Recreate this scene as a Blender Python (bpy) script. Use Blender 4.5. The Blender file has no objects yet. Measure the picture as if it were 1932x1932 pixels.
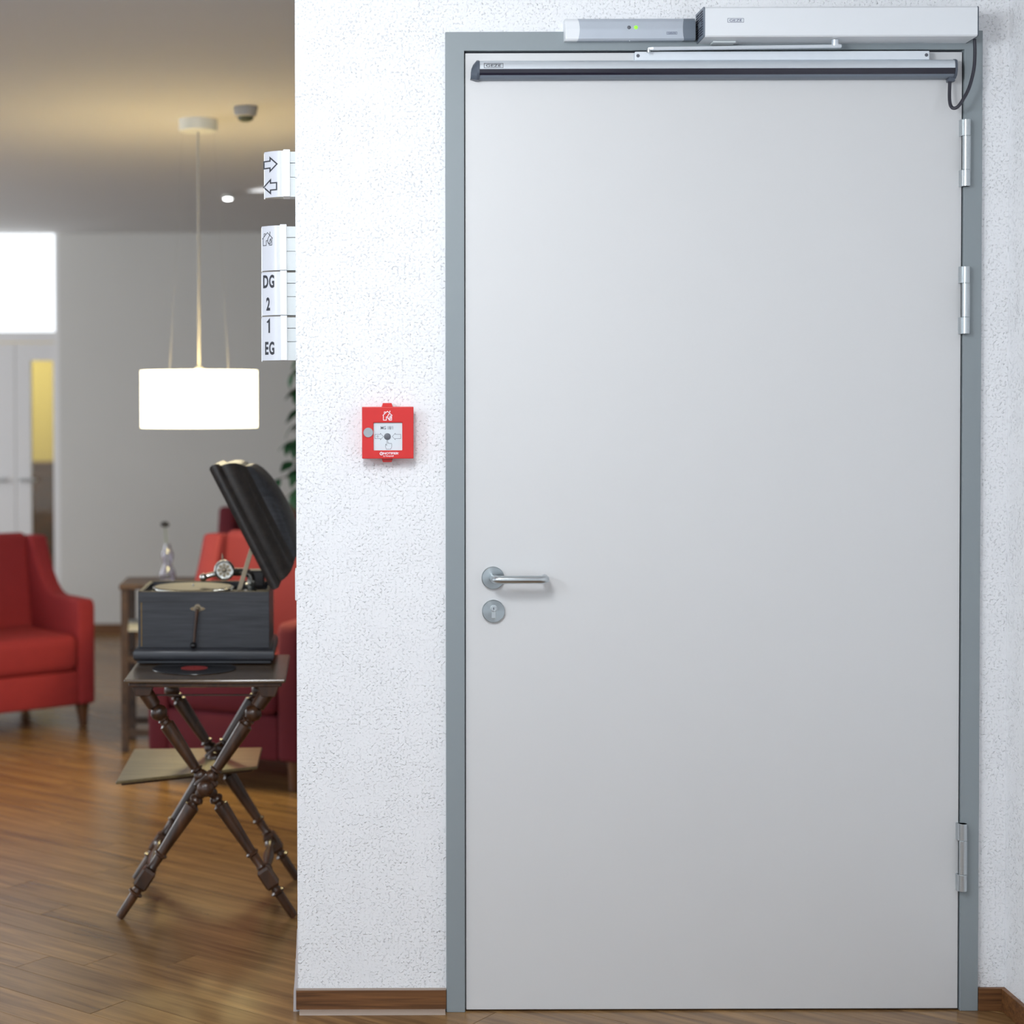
import bpy, bmesh, math, random
from mathutils import Vector, Matrix, Euler
random.seed(7)
PI = math.pi
sc = bpy.context.scene
col = sc.collection

# ------------------------------------------------------------------ camera, world, lights, exposure
cd = bpy.data.cameras.new('camera')
cam = bpy.data.objects.new('camera', cd); col.objects.link(cam)
cam.location = (0, -4.3, 1.495)
cam.rotation_euler = (PI/2 - math.radians(1.204), math.radians(0.16), 0)
cd.sensor_width = 36; cd.lens = 61.938
cd.shift_x = 0.19048; cd.shift_y = -0.07047
cd.clip_start = .05; cd.clip_end = 60
cd.dof.use_dof = True; cd.dof.focus_distance = 4.28; cd.dof.aperture_fstop = 2.3
sc.camera = cam

w = bpy.data.worlds.new('world'); sc.world = w; w.use_nodes = True
bg = w.node_tree.nodes['Background']
bg.inputs[0].default_value = (.86, .93, 1, 1); bg.inputs[1].default_value = 1.28

def light(name, kind, loc, energy, color, size=.3, rot=(0, 0, 0), **k):
    d = bpy.data.lights.new(name, kind); d.energy = energy; d.color = color
    if kind == 'AREA': d.shape = 'DISK'; d.size = size
    else: d.shadow_soft_size = size
    for a, b in k.items(): setattr(d, a, b)
    o = bpy.data.objects.new(name, d); o.location = loc; o.rotation_euler = rot; col.objects.link(o); return o
light('hallway_ceiling_light', 'POINT', (-.15, -1.75, 2.40), 76, (.92, .96, 1), .24)
light('hallway_wall_light', 'POINT', (-1.75, -2.1, 2.12), 62, (.80, .90, 1), .10)
light('lounge_fill_light', 'AREA', (-4.7, 4.6, 1.5), 58, (.93, .97, 1), 2.2, (0, math.radians(-90), 0))  # added fill from the left to brighten the lounge, no window stands there
light('corridor_light', 'AREA', (-2.4, 8.4, 2.55), 45, (1, .93, .78), .8)

sc.view_settings.view_transform = 'Standard'; sc.view_settings.look = 'None'
sc.view_settings.exposure = 0; sc.view_settings.gamma = 1
sc.view_settings.use_curve_mapping = False

# ------------------------------------------------------------------ materials
def lin(r, g, b):
    f = lambda c: (c/255/12.92) if c/255 <= .04045 else ((c/255 + .055)/1.055)**2.4
    return (f(r), f(g), f(b), 1)
def new_mat(name):
    m = bpy.data.materials.new(name); m.use_nodes = True
    nt = m.node_tree; return m, nt, nt.nodes['Principled BSDF']
def mat(name, c, rough=.5, metal=0, var=.04, scale=12, bump=0, bscale=200, coat=0, spec=.5, stretch=None, aniso=0):
    m, nt, p = new_mat(name); N = nt.nodes; L = nt.links
    tc = N.new('ShaderNodeTexCoord'); src = tc.outputs['Object']
    if stretch:
        mp = N.new('ShaderNodeMapping'); mp.inputs['Scale'].default_value = stretch
        L.new(src, mp.inputs[0]); src = mp.outputs[0]
    no = N.new('ShaderNodeTexNoise'); no.inputs['Scale'].default_value = scale; no.inputs['Detail'].default_value = 4
    L.new(src, no.inputs['Vector'])
    mx = N.new('ShaderNodeMix'); mx.data_type = 'RGBA'
    mx.inputs[6].default_value = tuple(max(0, x*(1 - var)) for x in c[:3]) + (1,)
    mx.inputs[7].default_value = tuple(min(1, x*(1 + var)) for x in c[:3]) + (1,)
    L.new(no.outputs['Fac'], mx.inputs[0]); L.new(mx.outputs[2], p.inputs['Base Color'])
    p.inputs['Roughness'].default_value = rough; p.inputs['Metallic'].default_value = metal
    p.inputs['Specular IOR Level'].default_value = spec
    if coat: p.inputs['Coat Weight'].default_value = coat; p.inputs['Coat Roughness'].default_value = .12
    if aniso:
        p.inputs['Anisotropic'].default_value = aniso
        tg = N.new('ShaderNodeTangent'); tg.direction_type = 'RADIAL'; tg.axis = 'Y'; p.inputs['Anisotropic Rotation'].default_value = .25; L.new(tg.outputs[0], p.inputs['Tangent'])
    if bump:
        n2 = N.new('ShaderNodeTexNoise'); n2.inputs['Scale'].default_value = bscale; n2.inputs['Detail'].default_value = 3
        L.new(src, n2.inputs['Vector'])
        b = N.new('ShaderNodeBump'); b.inputs['Strength'].default_value = bump; b.inputs['Distance'].default_value = .002
        L.new(n2.outputs['Fac'], b.inputs['Height']); L.new(b.outputs[0], p.inputs['Normal'])
    return m
def emis(name, c, strength):
    m, nt, p = new_mat(name)
    p.inputs['Base Color'].default_value = c; p.inputs['Emission Color'].default_value = c
    p.inputs['Emission Strength'].default_value = strength; return m
def wood(name, dark, light_, rough=.35, axis=(1, 14, 14), scale=4, coat=0, rings=True, per_object=0., spec=.5):
    m, nt, p = new_mat(name); N = nt.nodes; L = nt.links
    tc = N.new('ShaderNodeTexCoord'); mp = N.new('ShaderNodeMapping'); mp.inputs['Scale'].default_value = axis
    oi = N.new('ShaderNodeObjectInfo')
    ad = N.new('ShaderNodeVectorMath'); ad.operation = 'ADD'
    sc_ = N.new('ShaderNodeVectorMath'); sc_.operation = 'SCALE'; sc_.inputs[0].default_value = (13, 7, 5)
    L.new(oi.outputs['Random'], sc_.inputs['Scale']); L.new(tc.outputs['Object'], ad.inputs[0]); L.new(sc_.outputs[0], ad.inputs[1])
    L.new(ad.outputs[0], mp.inputs[0])
    n1 = N.new('ShaderNodeTexNoise'); n1.inputs['Scale'].default_value = scale; n1.inputs['Detail'].default_value = 8; n1.inputs['Distortion'].default_value = .6
    n2 = N.new('ShaderNodeTexNoise'); n2.inputs['Scale'].default_value = scale*.3; n2.inputs['Detail'].default_value = 3
    L.new(mp.outputs[0], n1.inputs['Vector']); L.new(mp.outputs[0], n2.inputs['Vector'])
    add = N.new('ShaderNodeMath'); add.operation = 'ADD'; L.new(n1.outputs['Fac'], add.inputs[0]); L.new(n2.outputs['Fac'], add.inputs[1])
    r = N.new('ShaderNodeMapRange'); r.inputs[1].default_value = .7; r.inputs[2].default_value = 1.3
    L.new(add.outputs[0], r.inputs[0])
    mx = N.new('ShaderNodeMix'); mx.data_type = 'RGBA'; mx.inputs[6].default_value = dark; mx.inputs[7].default_value = light_
    L.new(r.outputs[0], mx.inputs[0])
    out = mx.outputs[2]
    if per_object:
        hs = N.new('ShaderNodeHueSaturation')
        mr = N.new('ShaderNodeMapRange'); mr.inputs[3].default_value = 1 - per_object; mr.inputs[4].default_value = 1 + per_object
        L.new(oi.outputs['Random'], mr.inputs[0]); L.new(mr.outputs[0], hs.inputs['Value']); L.new(out, hs.inputs['Color']); out = hs.outputs[0]
    L.new(out, p.inputs['Base Color'])
    p.inputs['Roughness'].default_value = rough; p.inputs['Specular IOR Level'].default_value = spec
    if coat: p.inputs['Coat Weight'].default_value = coat; p.inputs['Coat Roughness'].default_value = .15
    b = N.new('ShaderNodeBump'); b.inputs['Strength'].default_value = .12; b.inputs['Distance'].default_value = .002
    L.new(n1.outputs['Fac'], b.inputs['Height']); L.new(b.outputs[0], p.inputs['Normal'])
    return m
def woodchip(name, c, strength):
    m, nt, p = new_mat(name); N = nt.nodes; L = nt.links
    g = N.new('ShaderNodeNewGeometry')
    n1 = N.new('ShaderNodeTexNoise'); n1.inputs['Scale'].default_value = 170; n1.inputs['Detail'].default_value = 2.0; n1.inputs['Roughness'].default_value = .55
    n2 = N.new('ShaderNodeTexNoise'); n2.inputs['Scale'].default_value = 14; n2.inputs['Detail'].default_value = 2
    L.new(g.outputs['Position'], n1.inputs['Vector']); L.new(g.outputs['Position'], n2.inputs['Vector'])
    r = N.new('ShaderNodeMapRange'); r.interpolation_type = 'SMOOTHSTEP'; r.inputs[1].default_value = .50; r.inputs[2].default_value = .86
    L.new(n1.outputs['Fac'], r.inputs[0])
    mu = N.new('ShaderNodeMath'); mu.operation = 'MULTIPLY'
    r2 = N.new('ShaderNodeMapRange'); r2.inputs[1].default_value = .3; r2.inputs[2].default_value = .6; r2.inputs[3].default_value = .35
    L.new(n2.outputs['Fac'], r2.inputs[0]); L.new(r.outputs[0], mu.inputs[0]); L.new(r2.outputs[0], mu.inputs[1])
    b = N.new('ShaderNodeBump'); b.inputs['Strength'].default_value = strength; b.inputs['Distance'].default_value = .0037
    L.new(mu.outputs[0], b.inputs['Height']); L.new(b.outputs[0], p.inputs['Normal'])
    mx = N.new('ShaderNodeMix'); mx.data_type = 'RGBA'; mx.inputs[6].default_value = c
    mx.inputs[7].default_value = tuple(min(1, x*1.02) for x in c[:3]) + (1,)
    L.new(n2.outputs['Fac'], mx.inputs[0]); L.new(mx.outputs[2], p.inputs['Base Color'])
    p.inputs['Roughness'].default_value = .75; p.inputs['Specular IOR Level'].default_value = .3
    return m
def glass(name, tint=(1, 1, 1, 1), rough=0.0):
    m, nt, p = new_mat(name)
    p.inputs['Base Color'].default_value = tint; p.inputs['Transmission Weight'].default_value = 1
    p.inputs['Roughness'].default_value = rough; p.inputs['IOR'].default_value = 1.45; return m
def pane_mat(name):
    m, nt, p = new_mat(name); N = nt.nodes; L = nt.links
    t = N.new('ShaderNodeBsdfTransparent'); g = N.new('ShaderNodeBsdfGlossy'); g.inputs['Roughness'].default_value = .03
    mx = N.new('ShaderNodeMixShader'); fr = N.new('ShaderNodeFresnel'); fr.inputs[0].default_value = 1.45
    t.inputs[0].default_value = (.93, .95, .93, 1)
    L.new(fr.outputs[0], mx.inputs[0]); L.new(t.outputs[0], mx.inputs[1]); L.new(g.outputs[0], mx.inputs[2])
    L.new(mx.outputs[0], N['Material Output'].inputs['Surface']); return m

M = {}
M['wall'] = woodchip('white_woodchip_paint', (.85, .86, .88, 1), .92)
M['lounge_wall'] = mat('lounge_wall_paint', (.62, .61, .585, 1), .8, var=.03, scale=2)
M['ceiling'] = mat('ceiling_paint', (.62, .61, .60, 1), .85, var=.02, scale=2)
M['leaf'] = mat('door_laminate', (.655, .66, .665, 1), .42, var=.015, scale=3, bump=.02, bscale=400)
M['frame'] = mat('grey_frame_lacquer', lin(140, 149, 153), .45, var=.02, scale=5)
M['gasket'] = mat('dark_gasket', lin(45, 45, 62), .6)
M['steel'] = mat('brushed_steel', (.56, .60, .62, 1), .30, 1, var=.08, scale=60, stretch=(1, 1, 20))
M['steel_disc'] = mat('turned_steel', (.40, .44, .46, 1), .28, 1, var=.10, scale=40, aniso=.8)
M['alu'] = mat('anodised_aluminium', (.70, .75, .80, 1), .38, .55, var=.02, scale=30, stretch=(.2, 8, 8))
M['alu_paint'] = mat('silver_paint', (.74, .79, .84, 1), .42, .1, var=.02, scale=30)
M['silver_grey'] = mat('sensor_silver', (.50, .55, .62, 1), .42, .25, var=.02, scale=40)
M['sign_panel'] = mat('sign_panel_white', (.66, .68, .74, 1), .3, var=.01)
M['white_plastic'] = mat('white_plastic', (.80, .83, .86, 1), .35, var=.01)
M['pale_plastic'] = mat('pale_grey_plastic', (.62, .66, .67, 1), .45, var=.03, scale=60)
M['dark_plastic'] = mat('dark_grey_plastic', lin(78, 86, 98), .35, var=.05)
M['mid_plastic'] = mat('mid_grey_plastic', lin(112, 122, 134), .4, var=.03)
M['black_lens'] = mat('black_lens', lin(30, 28, 42), .12, var=.02)
M['cable'] = mat('black_cable', lin(48, 48, 58), .4, var=.05)
M['print'] = mat('dark_print', lin(52, 54, 62), .6, var=.02)
M['print_blue'] = mat('logo_print', lin(84, 90, 118), .5, var=.02)
M['print_white'] = mat('white_print', (.86, .83, .88, 1), .5, var=.01)
M['red'] = mat('red_alarm_plastic', lin(206, 36, 34), .32, var=.05, scale=40)
M['knob_grey'] = mat('grey_knob_plastic', lin(160, 168, 174), .4)
M['glass_panel'] = mat('white_alarm_panel', (.66, .71, .75, 1), .15, var=.01)
M['dot'] = mat('grey_dot', lin(95, 98, 106), .4)
M['led'] = emis('green_led', (.22, .95, .03, 1), 1.1)
M['baseboard'] = wood('skirting_wood', lin(76, 46, 22), lin(132, 88, 50), .5, (2, 40, 60), 3)
M['strip'] = mat('pale_strip', lin(150, 132, 118), .4, var=.12, scale=30, stretch=(1, 30, 30))
M['clear'] = mat('clear_guard_plastic', (.55, .52, .53, 1), .25, var=.1)
M['plank'] = wood('parquet', lin(100, 73, 47), lin(154, 118, 74), .27, (1.0, 13, 13), 3.2, per_object=.14, spec=.55)
M['floor_base'] = wood('parquet_base', lin(70, 44, 26), lin(110, 74, 44), .4, (1, 13, 13), 3.2)
M['dark_wood'] = wood('dark_turned_wood', lin(36, 21, 12), lin(80, 50, 30), .30, (10, 10, 2), 6, coat=.2)
M['table_wood'] = wood('table_top_wood', lin(58, 44, 32), lin(104, 82, 58), .26, (2, 18, 18), 5, coat=.4)
M['shelf_wood'] = wood('shelf_wood', lin(84, 72, 50), lin(126, 110, 76), .30, (2, 18, 18), 5, coat=.3)
M['case_wood'] = wood('ebonised_oak', lin(36, 38, 44), lin(62, 64, 70), .38, (2, 20, 40), 5, coat=.15)
M['lid_wood'] = wood('ebonised_lid', lin(20, 17, 17), lin(44, 37, 34), .36, (20, 2, 20), 5, coat=.15)
M['brass'] = mat('aged_brass', lin(150, 118, 62), .4, .9, var=.15, scale=50)
M['nickel'] = mat('nickel_plate', (.62, .62, .58, 1), .16, 1, var=.1, scale=40)
M['old_steel'] = mat('tarnished_nickel', lin(150, 138, 118), .35, .85, var=.2, scale=80)
M['lamp_gleam'] = mat('painted_lamp_gleam', lin(84, 70, 44), .45, var=.1, scale=60)  # gold lamp reflection put into the base colour, not a cloth tone
M['shellac'] = mat('black_shellac', lin(24, 22, 24), .22, var=.05, scale=10)
M['label_red'] = mat('red_record_label', lin(150, 48, 46), .6)
M['chair'] = mat('red_upholstery', lin(158, 46, 50), .85, var=.08, scale=25, bump=.25, bscale=500)
M['chair_shaded'] = mat('shaded_red_upholstery', lin(104, 27, 40), .85, var=.08, scale=25, bump=.25, bscale=500)  # darker copy of the red upholstery, shade put into its colour
M['chair_leg'] = wood('chair_leg_wood', lin(70, 40, 18), lin(120, 74, 36), .4, (8, 8, 2), 5)
M['side_wood'] = wood('side_table_wood', lin(48, 34, 26), lin(86, 64, 48), .4, (8, 8, 8), 4)
M['shade'] = emis('lit_lamp_shade', (1, .88, .58, 1), 5)
M['shade_diff'] = emis('lit_lamp_diffuser', (1, .88, .58, 1), 5)
M['lamp_white'] = mat('lamp_white_metal', (.72, .73, .68, 1), .4)
M['lamp_cord'] = mat('lamp_cord', (.42, .42, .40, 1), .5)
M['detector'] = mat('detector_plastic', (.34, .33, .31, 1), .5)
M['detector_dark'] = mat('detector_cap', lin(70, 76, 58), .5)
M['spot_glow'] = emis('spot_lens', (.95, .97, 1, 1), 14)
M['leafgreen'] = mat('green_leaf', lin(40, 92, 58), .45, var=.3, scale=8)
M['bark'] = mat('brown_bark', lin(92, 70, 50), .8, var=.2, scale=40)
M['pot'] = mat('terracotta_pot', lin(120, 70, 52), .7, var=.1)
M['soil'] = mat('potting_soil', lin(40, 30, 24), .9, var=.3, scale=80)
M['vase'] = glass('clear_glass', (.93, .92, 1, 1))
M['flower'] = mat('dark_flower_head', lin(46, 48, 56), .8, var=.2, scale=90)
M['stem'] = mat('green_stem', lin(110, 130, 80), .6)
M['door_white'] = mat('white_door_lacquer', (.74, .73, .73, 1), .4, var=.01)
M['transom'] = emis('lit_transom_pane', (.93, .97, 1, 1), .92)
M['pane'] = pane_mat('door_glass')
M['mustard'] = mat('mustard_wall_paint', lin(196, 176, 96), .8, var=.04, scale=2)
M['side_cab'] = wood('sideboard_wood', lin(64, 44, 26), lin(104, 72, 42), .45, (2, 12, 12), 3)

# ------------------------------------------------------------------ mesh helpers
class MB:
    def __init__(s): s.v = []; s.f = []
    def add(s, vs, fs):
        n = len(s.v); s.v += [tuple(x) for x in vs]; s.f += [tuple(i + n for i in q) for q in fs]; return s
    def box(s, x0, x1, y0, y1, z0, z1):
        return s.add([(x0,y0,z0),(x1,y0,z0),(x1,y1,z0),(x0,y1,z0),(x0,y0,z1),(x1,y0,z1),(x1,y1,z1),(x0,y1,z1)],
              [(0,3,2,1),(4,5,6,7),(0,1,5,4),(1,2,6,5),(2,3,7,6),(3,0,4,7)])
    def bbox(s, x0, x1, y0, y1, z0, z1, b, seg=2):
        bm = bmesh.new(); bmesh.ops.create_cube(bm, size=1)
        for v in bm.verts: v.co = Vector((x0 + (v.co.x + .5)*(x1 - x0), y0 + (v.co.y + .5)*(y1 - y0), z0 + (v.co.z + .5)*(z1 - z0)))
        bmesh.ops.bevel(bm, geom=bm.edges[:], offset=b, segments=seg, affect='EDGES', profile=.5)
        return s.bm(bm)
    def bm(s, bm):
        bm.verts.index_update()
        s.add([v.co[:] for v in bm.verts], [[v.index for v in f.verts] for f in bm.faces]); bm.free(); return s
    def prism(s, poly, lo, hi, fn):
        """poly: 2D ccw points; fn(a,b,t) -> xyz"""
        n = len(poly)
        vs = [fn(a, b, lo) for a, b in poly] + [fn(a, b, hi) for a, b in poly]
        return s.add(vs, [tuple(range(n - 1, -1, -1)), tuple(range(n, 2*n))] + [(i, (i + 1) % n, n + (i + 1) % n, n + i) for i in range(n)])
    def lathe(s, prof, p0, axis=(0, 0, 1), seg=24, caps=True):
        """prof: list of (distance along axis, radius)"""
        ax = Vector(axis).normalized(); p0 = Vector(p0)
        q = ax.to_track_quat('Z', 'Y'); u = q @ Vector((1, 0, 0)); w_ = q @ Vector((0, 1, 0))
        vs = []; fs = []
        for d, r in prof:
            for k in range(seg):
                a = 2*PI*k/seg; vs.append(p0 + ax*d + (u*math.cos(a) + w_*math.sin(a))*max(r, 1e-5))
        for i in range(len(prof) - 1):
            for k in range(seg):
                k2 = (k + 1) % seg; fs.append((i*seg + k, i*seg + k2, (i + 1)*seg + k2, (i + 1)*seg + k))
        if caps:
            fs.append(tuple(range(seg - 1, -1, -1))); n = (len(prof) - 1)*seg; fs.append(tuple(range(n, n + seg)))
        return s.add(vs, fs)
    def tube(s, pts, r, seg=10, rads=None):
        pts = [Vector(p) for p in pts]; vs = []; fs = []; prev = None
        for i, p in enumerate(pts):
            t = (pts[min(i + 1, len(pts) - 1)] - pts[max(i - 1, 0)]).normalized()
            if prev is None:
                u = t.orthogonal().normalized()
            else:
                u = (prev - t*prev.dot(t)).normalized()
            prev = u; w_ = t.cross(u); rr = rads[i] if rads else r
            for k in range(seg):
                a = 2*PI*k/seg; vs.append(p + (u*math.cos(a) + w_*math.sin(a))*rr)
        for i in range(len(pts) - 1):
            for k in range(seg):
                k2 = (k + 1) % seg; fs.append((i*seg + k, i*seg + k2, (i + 1)*seg + k2, (i + 1)*seg + k))
        fs.append(tuple(range(seg - 1, -1, -1))); n = (len(pts) - 1)*seg; fs.append(tuple(range(n, n + seg)))
        return s.add(vs, fs)
    def sphere(s, c, r, seg=20, rings=12, sx=1, sy=1, sz=1):
        pr = [(-r*math.cos(PI*i/rings), r*math.sin(PI*i/rings)) for i in range(rings + 1)]
        m = MB().lathe(pr, (0, 0, 0), (0, 0, 1), seg, caps=False)
        return s.add([(c[0] + x*sx, c[1] + y*sy, c[2] + z*sz) for x, y, z in m.v], m.f)
    def build(s, name, m, parent=None, origin=(0, 0, 0), smooth=None, bevel=0, bseg=2):
        me = bpy.data.meshes.new(name)
        o_ = Vector(origin)
        me.from_pydata([tuple(Vector(v) - o_) for v in s.v], [], s.f); me.update()
        bm = bmesh.new(); bm.from_mesh(me)
        bmesh.ops.recalc_face_normals(bm, faces=bm.faces[:])
        bm.to_mesh(me); bm.free()
        me.materials.append(M[m])
        if smooth is not None:
            me.polygons.foreach_set('use_smooth', [True]*len(me.polygons))
            me.set_sharp_from_angle(angle=math.radians(smooth))
        ob = bpy.data.objects.new(name, me); col.objects.link(ob)
        if parent is not None: ob.parent = parent
        elif any(origin): ob.location = origin
        if bevel:
            md = ob.modifiers.new('bevel', 'BEVEL'); md.width = bevel; md.segments = bseg; md.limit_method = 'ANGLE'; md.angle_limit = math.radians(40)
        return ob
def tag(o, label=None, cat=None, group=None, kind=None):
    if label: o['label'] = label
    if cat: o['category'] = cat
    if group: o['group'] = group
    if kind: o['kind'] = kind
    return o
def thing(name, label, cat, loc=(0, 0, 0), rz=0, group=None):
    o = bpy.data.objects.new(name, None); col.objects.link(o); o.location = loc; o.rotation_euler = (0, 0, rz)
    o.empty_display_size = .05
    return tag(o, label, cat, group)
def copy_obj(o, parent):
    c = o.copy(); col.objects.link(c); c.parent = parent; return c
def text2d(body, size, xs=1.0, bold=0.0, spacing=1.0):
    cu = bpy.data.curves.new('t', 'FONT'); cu.body = body; cu.size = size; cu.offset = bold; cu.space_character = spacing
    cu.align_x = 'CENTER'; cu.align_y = 'CENTER'; cu.resolution_u = 4; cu.fill_mode = 'FRONT'
    ob = bpy.data.objects.new('t', cu); col.objects.link(ob)
    dg = bpy.context.evaluated_depsgraph_get(); dg.update()
    me = bpy.data.meshes.new_from_object(ob.evaluated_get(dg))
    v = [(p.co.x*xs, p.co.y) for p in me.vertices]; f = [tuple(q.vertices) for q in me.polygons]
    bpy.data.objects.remove(ob); bpy.data.meshes.remove(me); bpy.data.curves.remove(cu)
    return v, f
def stroke2d(pts, wd, closed=False, sub=0):
    """2D polyline as a mitred band"""
    if sub:
        q = []
        for i in range(len(pts) if closed else len(pts) - 1):
            a, b = Vector(pts[i]), Vector(pts[(i + 1) % len(pts)]); m_ = max(1, int((b - a).length/sub))
            q += [a.lerp(b, k/m_) for k in range(m_)]
        pts = q if closed else q + [pts[-1]]
    P = [Vector(p) for p in pts]; n = len(P); v = []; f = []
    for i in range(n):
        a = P[i - 1] if (closed or i > 0) else None; b = P[(i + 1) % n] if (closed or i < n - 1) else None
        d1 = (P[i] - a).normalized() if a is not None else None; d2 = (b - P[i]).normalized() if b is not None else None
        if d1 is None: d1 = d2
        if d2 is None: d2 = d1
        n1 = Vector((-d1.y, d1.x)); n2 = Vector((-d2.y, d2.x)); m_ = (n1 + n2)
        m_ = m_.normalized() if m_.length > 1e-6 else n1
        k = wd/2/max(.35, m_.dot(n1))
        v += [(P[i] + m_*k)[:], (P[i] - m_*k)[:]]
    for i in range(n if closed else n - 1):
        j = (i + 1) % n; f.append((2*i, 2*i + 1, 2*j + 1, 2*j))
    return v, f
def join2d(parts):
    v = []; f = []
    for pv, pf in parts:
        n = len(v); v += list(pv); f += [tuple(i + n for i in q) for q in pf]
    return v, f
def flat(vf, fn, thick=.0004):
    """2D shapes -> thin raised print; fn(a,b,t) gives xyz"""
    v, f = vf; mb = MB()
    n = len(v)
    mb.add([fn(a, b, thick) for a, b in v], f)
    # rim down to the surface
    cnt = {}
    for q in f:
        for i in range(len(q)):
            e = (q[i], q[(i + 1) % len(q)]); cnt[tuple(sorted(e))] = cnt.get(tuple(sorted(e)), 0) + 1
    mb.add([fn(a, b, 0) for a, b in v], [])
    for (a, b), c in cnt.items():
        if c == 1: mb.f.append((a, b, b + n, a + n))
    return mb
def sh(vf, dx, dy, s=1): return [(a*s + dx, b*s + dy) for a, b in vf[0]], vf[1]
def house_icon(wd):
    P = []
    def stroke2d(p, w_): return globals()['stroke2d'](p, w_, False, .06)
    P.append(stroke2d([(-.5, .02), (0, .46), (.5, .02)], wd))                                  # roof
    P.append(stroke2d([(-.33, .19), (-.33, .40), (-.2, .40), (-.2, .30)], wd*.8))              # chimney
    P.append(stroke2d([(-.42, .08), (-.42, -.45), (-.12, -.45), (-.12, -.12), (.02, -.10)], wd))  # left wall and door
    P.append(stroke2d([(.42, .08), (.42, -.45), (.14, -.45)], wd))
    P.append(stroke2d([(.26, .52), (.22, .25), (.04, .02), (.02, -.2), (.12, -.36), (.26, -.36), (.34, -.2), (.30, .0), (.22, -.1)], wd*1.1))
    P.append(stroke2d([(.14, -.36), (.2, -.18), (.28, -.05)], wd))
    return join2d(P)
def arrow_pts(L_, hw, hh, tail):
    return [(-L_/2, -tail), (L_/2 - hw, -tail), (L_/2 - hw, -hh), (L_/2, 0), (L_/2 - hw, hh), (L_/2 - hw, tail), (-L_/2, tail)]
def geze(w_, h_, stroke):
    t = text2d('GEZE', h_*1.02, 1.0, h_*.01)
    xs = [a for a, b in t[0]]; ys = [b for a, b in t[0]]
    cx_, cy_ = (max(xs) + min(xs))/2, (max(ys) + min(ys))/2
    kx = w_*.80/(max(xs) - min(xs)); ky = h_*.62/(max(ys) - min(ys))
    t = [((a - cx_)*kx, (b - cy_)*ky) for a, b in t[0]], t[1]
    return join2d([t, stroke2d([(-w_/2, -h_/2), (w_/2, -h_/2), (w_/2, h_/2), (-w_/2, h_/2)], stroke, True)])
wallfn = lambda x0, y0, z0: (lambda a, b, t: (x0 + a, y0 - t, z0 + b))

# ------------------------------------------------------------------ the setting
XW, XR, CEIL, YB = -.0512, 1.6855, 2.60, 7.15      # wall end, right wall, ceiling height, lounge back wall
FX0, FX1, FZ = .3137, 1.6162, 2.3925               # door frame outline
LX0, LX1, LZ0, LZ1 = .3622, 1.5690, .004, 2.3425   # door leaf

fl = tag(MB().box(-5, 3.2, -6, 9.6, -.16, -.0125).build('floor', 'floor_base'), kind='structure')
# parquet planks laid diagonally, each one its own piece
A = math.radians(51.5); ud = Vector((-math.sin(A), math.cos(A))); nd = Vector((math.cos(A), math.sin(A)))
PW = .125; C0 = 3.006
def clip(poly, keep):
    out = []
    for i in range(len(poly)):
        a, b = poly[i], poly[(i + 1) % len(poly)]; da, db = keep(a), keep(b)
        if da >= 0: out.append(a)
        if (da >= 0) != (db >= 0): t = da/(da - db); out.append(a + (b - a)*t)
    return out
def visible_area(p):
    x0 = min(q.x for q in p); y0 = min(q.y for q in p); x1 = max(q.x for q in p); y1 = max(q.y for q in p)
    if x0 > .45 and y0 > .12: return False
    if x0 > .2 and y0 > 1.2: return False
    d = (y0 + y1)/2 + 4.3
    if x1 < -.1815*(y1 + 4.3) - .45: return False
    return True
rnd = random.Random(3)
for row in range(-26, 62):
    c = C0 + row*PW
    s = -9 + rnd.random()*1.1
    while s < 11:
        ln = rnd.choice((.9, 1.2, 1.5, 1.2))
        g = .0007
        quad = [nd*(c + g) + ud*(s + g), nd*(c + PW - g) + ud*(s + g), nd*(c + PW - g) + ud*(s + ln - g), nd*(c + g) + ud*(s + ln - g)]
        quad = [Vector((q.x, q.y - 4.3)) for q in quad]
        s += ln
        for k in (lambda q: q.x + 4, lambda q: XR - q.x, lambda q: q.y + 1.1, lambda q: YB - q.y):
            if len(quad) > 2: quad = clip(quad, k)
        if len(quad) < 3 or not visible_area(quad): continue
        ctr = sum(quad, Vector((0, 0)))/len(quad)
        loc = [((q - ctr).dot(ud), (q - ctr).dot(-nd)) for q in quad]
        o = MB().prism(loc, -.012, -.0 - rnd.random()*.0003, lambda a, b, t: (a, b, t)).build('plank', 'plank', fl, bevel=.0006, bseg=1)
        o.location = (ctr.x, ctr.y, 0); o.rotation_euler = (0, 0, math.atan2(ud.y, ud.x))

tag(MB().box(-5, 3.2, -6, 9.6, CEIL, CEIL + .15).build('ceiling', 'ceiling'), kind='structure')
wf = MB().box(XW, FX0 + .004, 0, .24, 0, CEIL).box(FX1 - .004, XR, 0, .24, 0, CEIL).box(FX0 + .004, FX1 - .004, 0, .24, FZ - .004, CEIL)
tag(wf.build('wall_front', 'wall'), kind='structure')
tag(MB().box(XR, XR + .2, -6, .24, 0, CEIL).build('wall_right', 'wall'), kind='structure')
tag(MB().box(-1.675, 3.2, YB, YB + .2, 0, CEIL).build('wall_back', 'lounge_wall'), kind='structure')
tag(MB().box(-5, -2.95, YB, YB + .2, 0, CEIL).build('wall_back_left', 'lounge_wall'), kind='structure')
tag(MB().box(3.0, 3.2, .24, YB, 0, CEIL).build('wall_lounge_right', 'lounge_wall'), kind='structure')
tag(MB().box(-5, 3.2, 9.4, 9.6, 0, CEIL).build('wall_corridor', 'mustard'), kind='structure')

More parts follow.
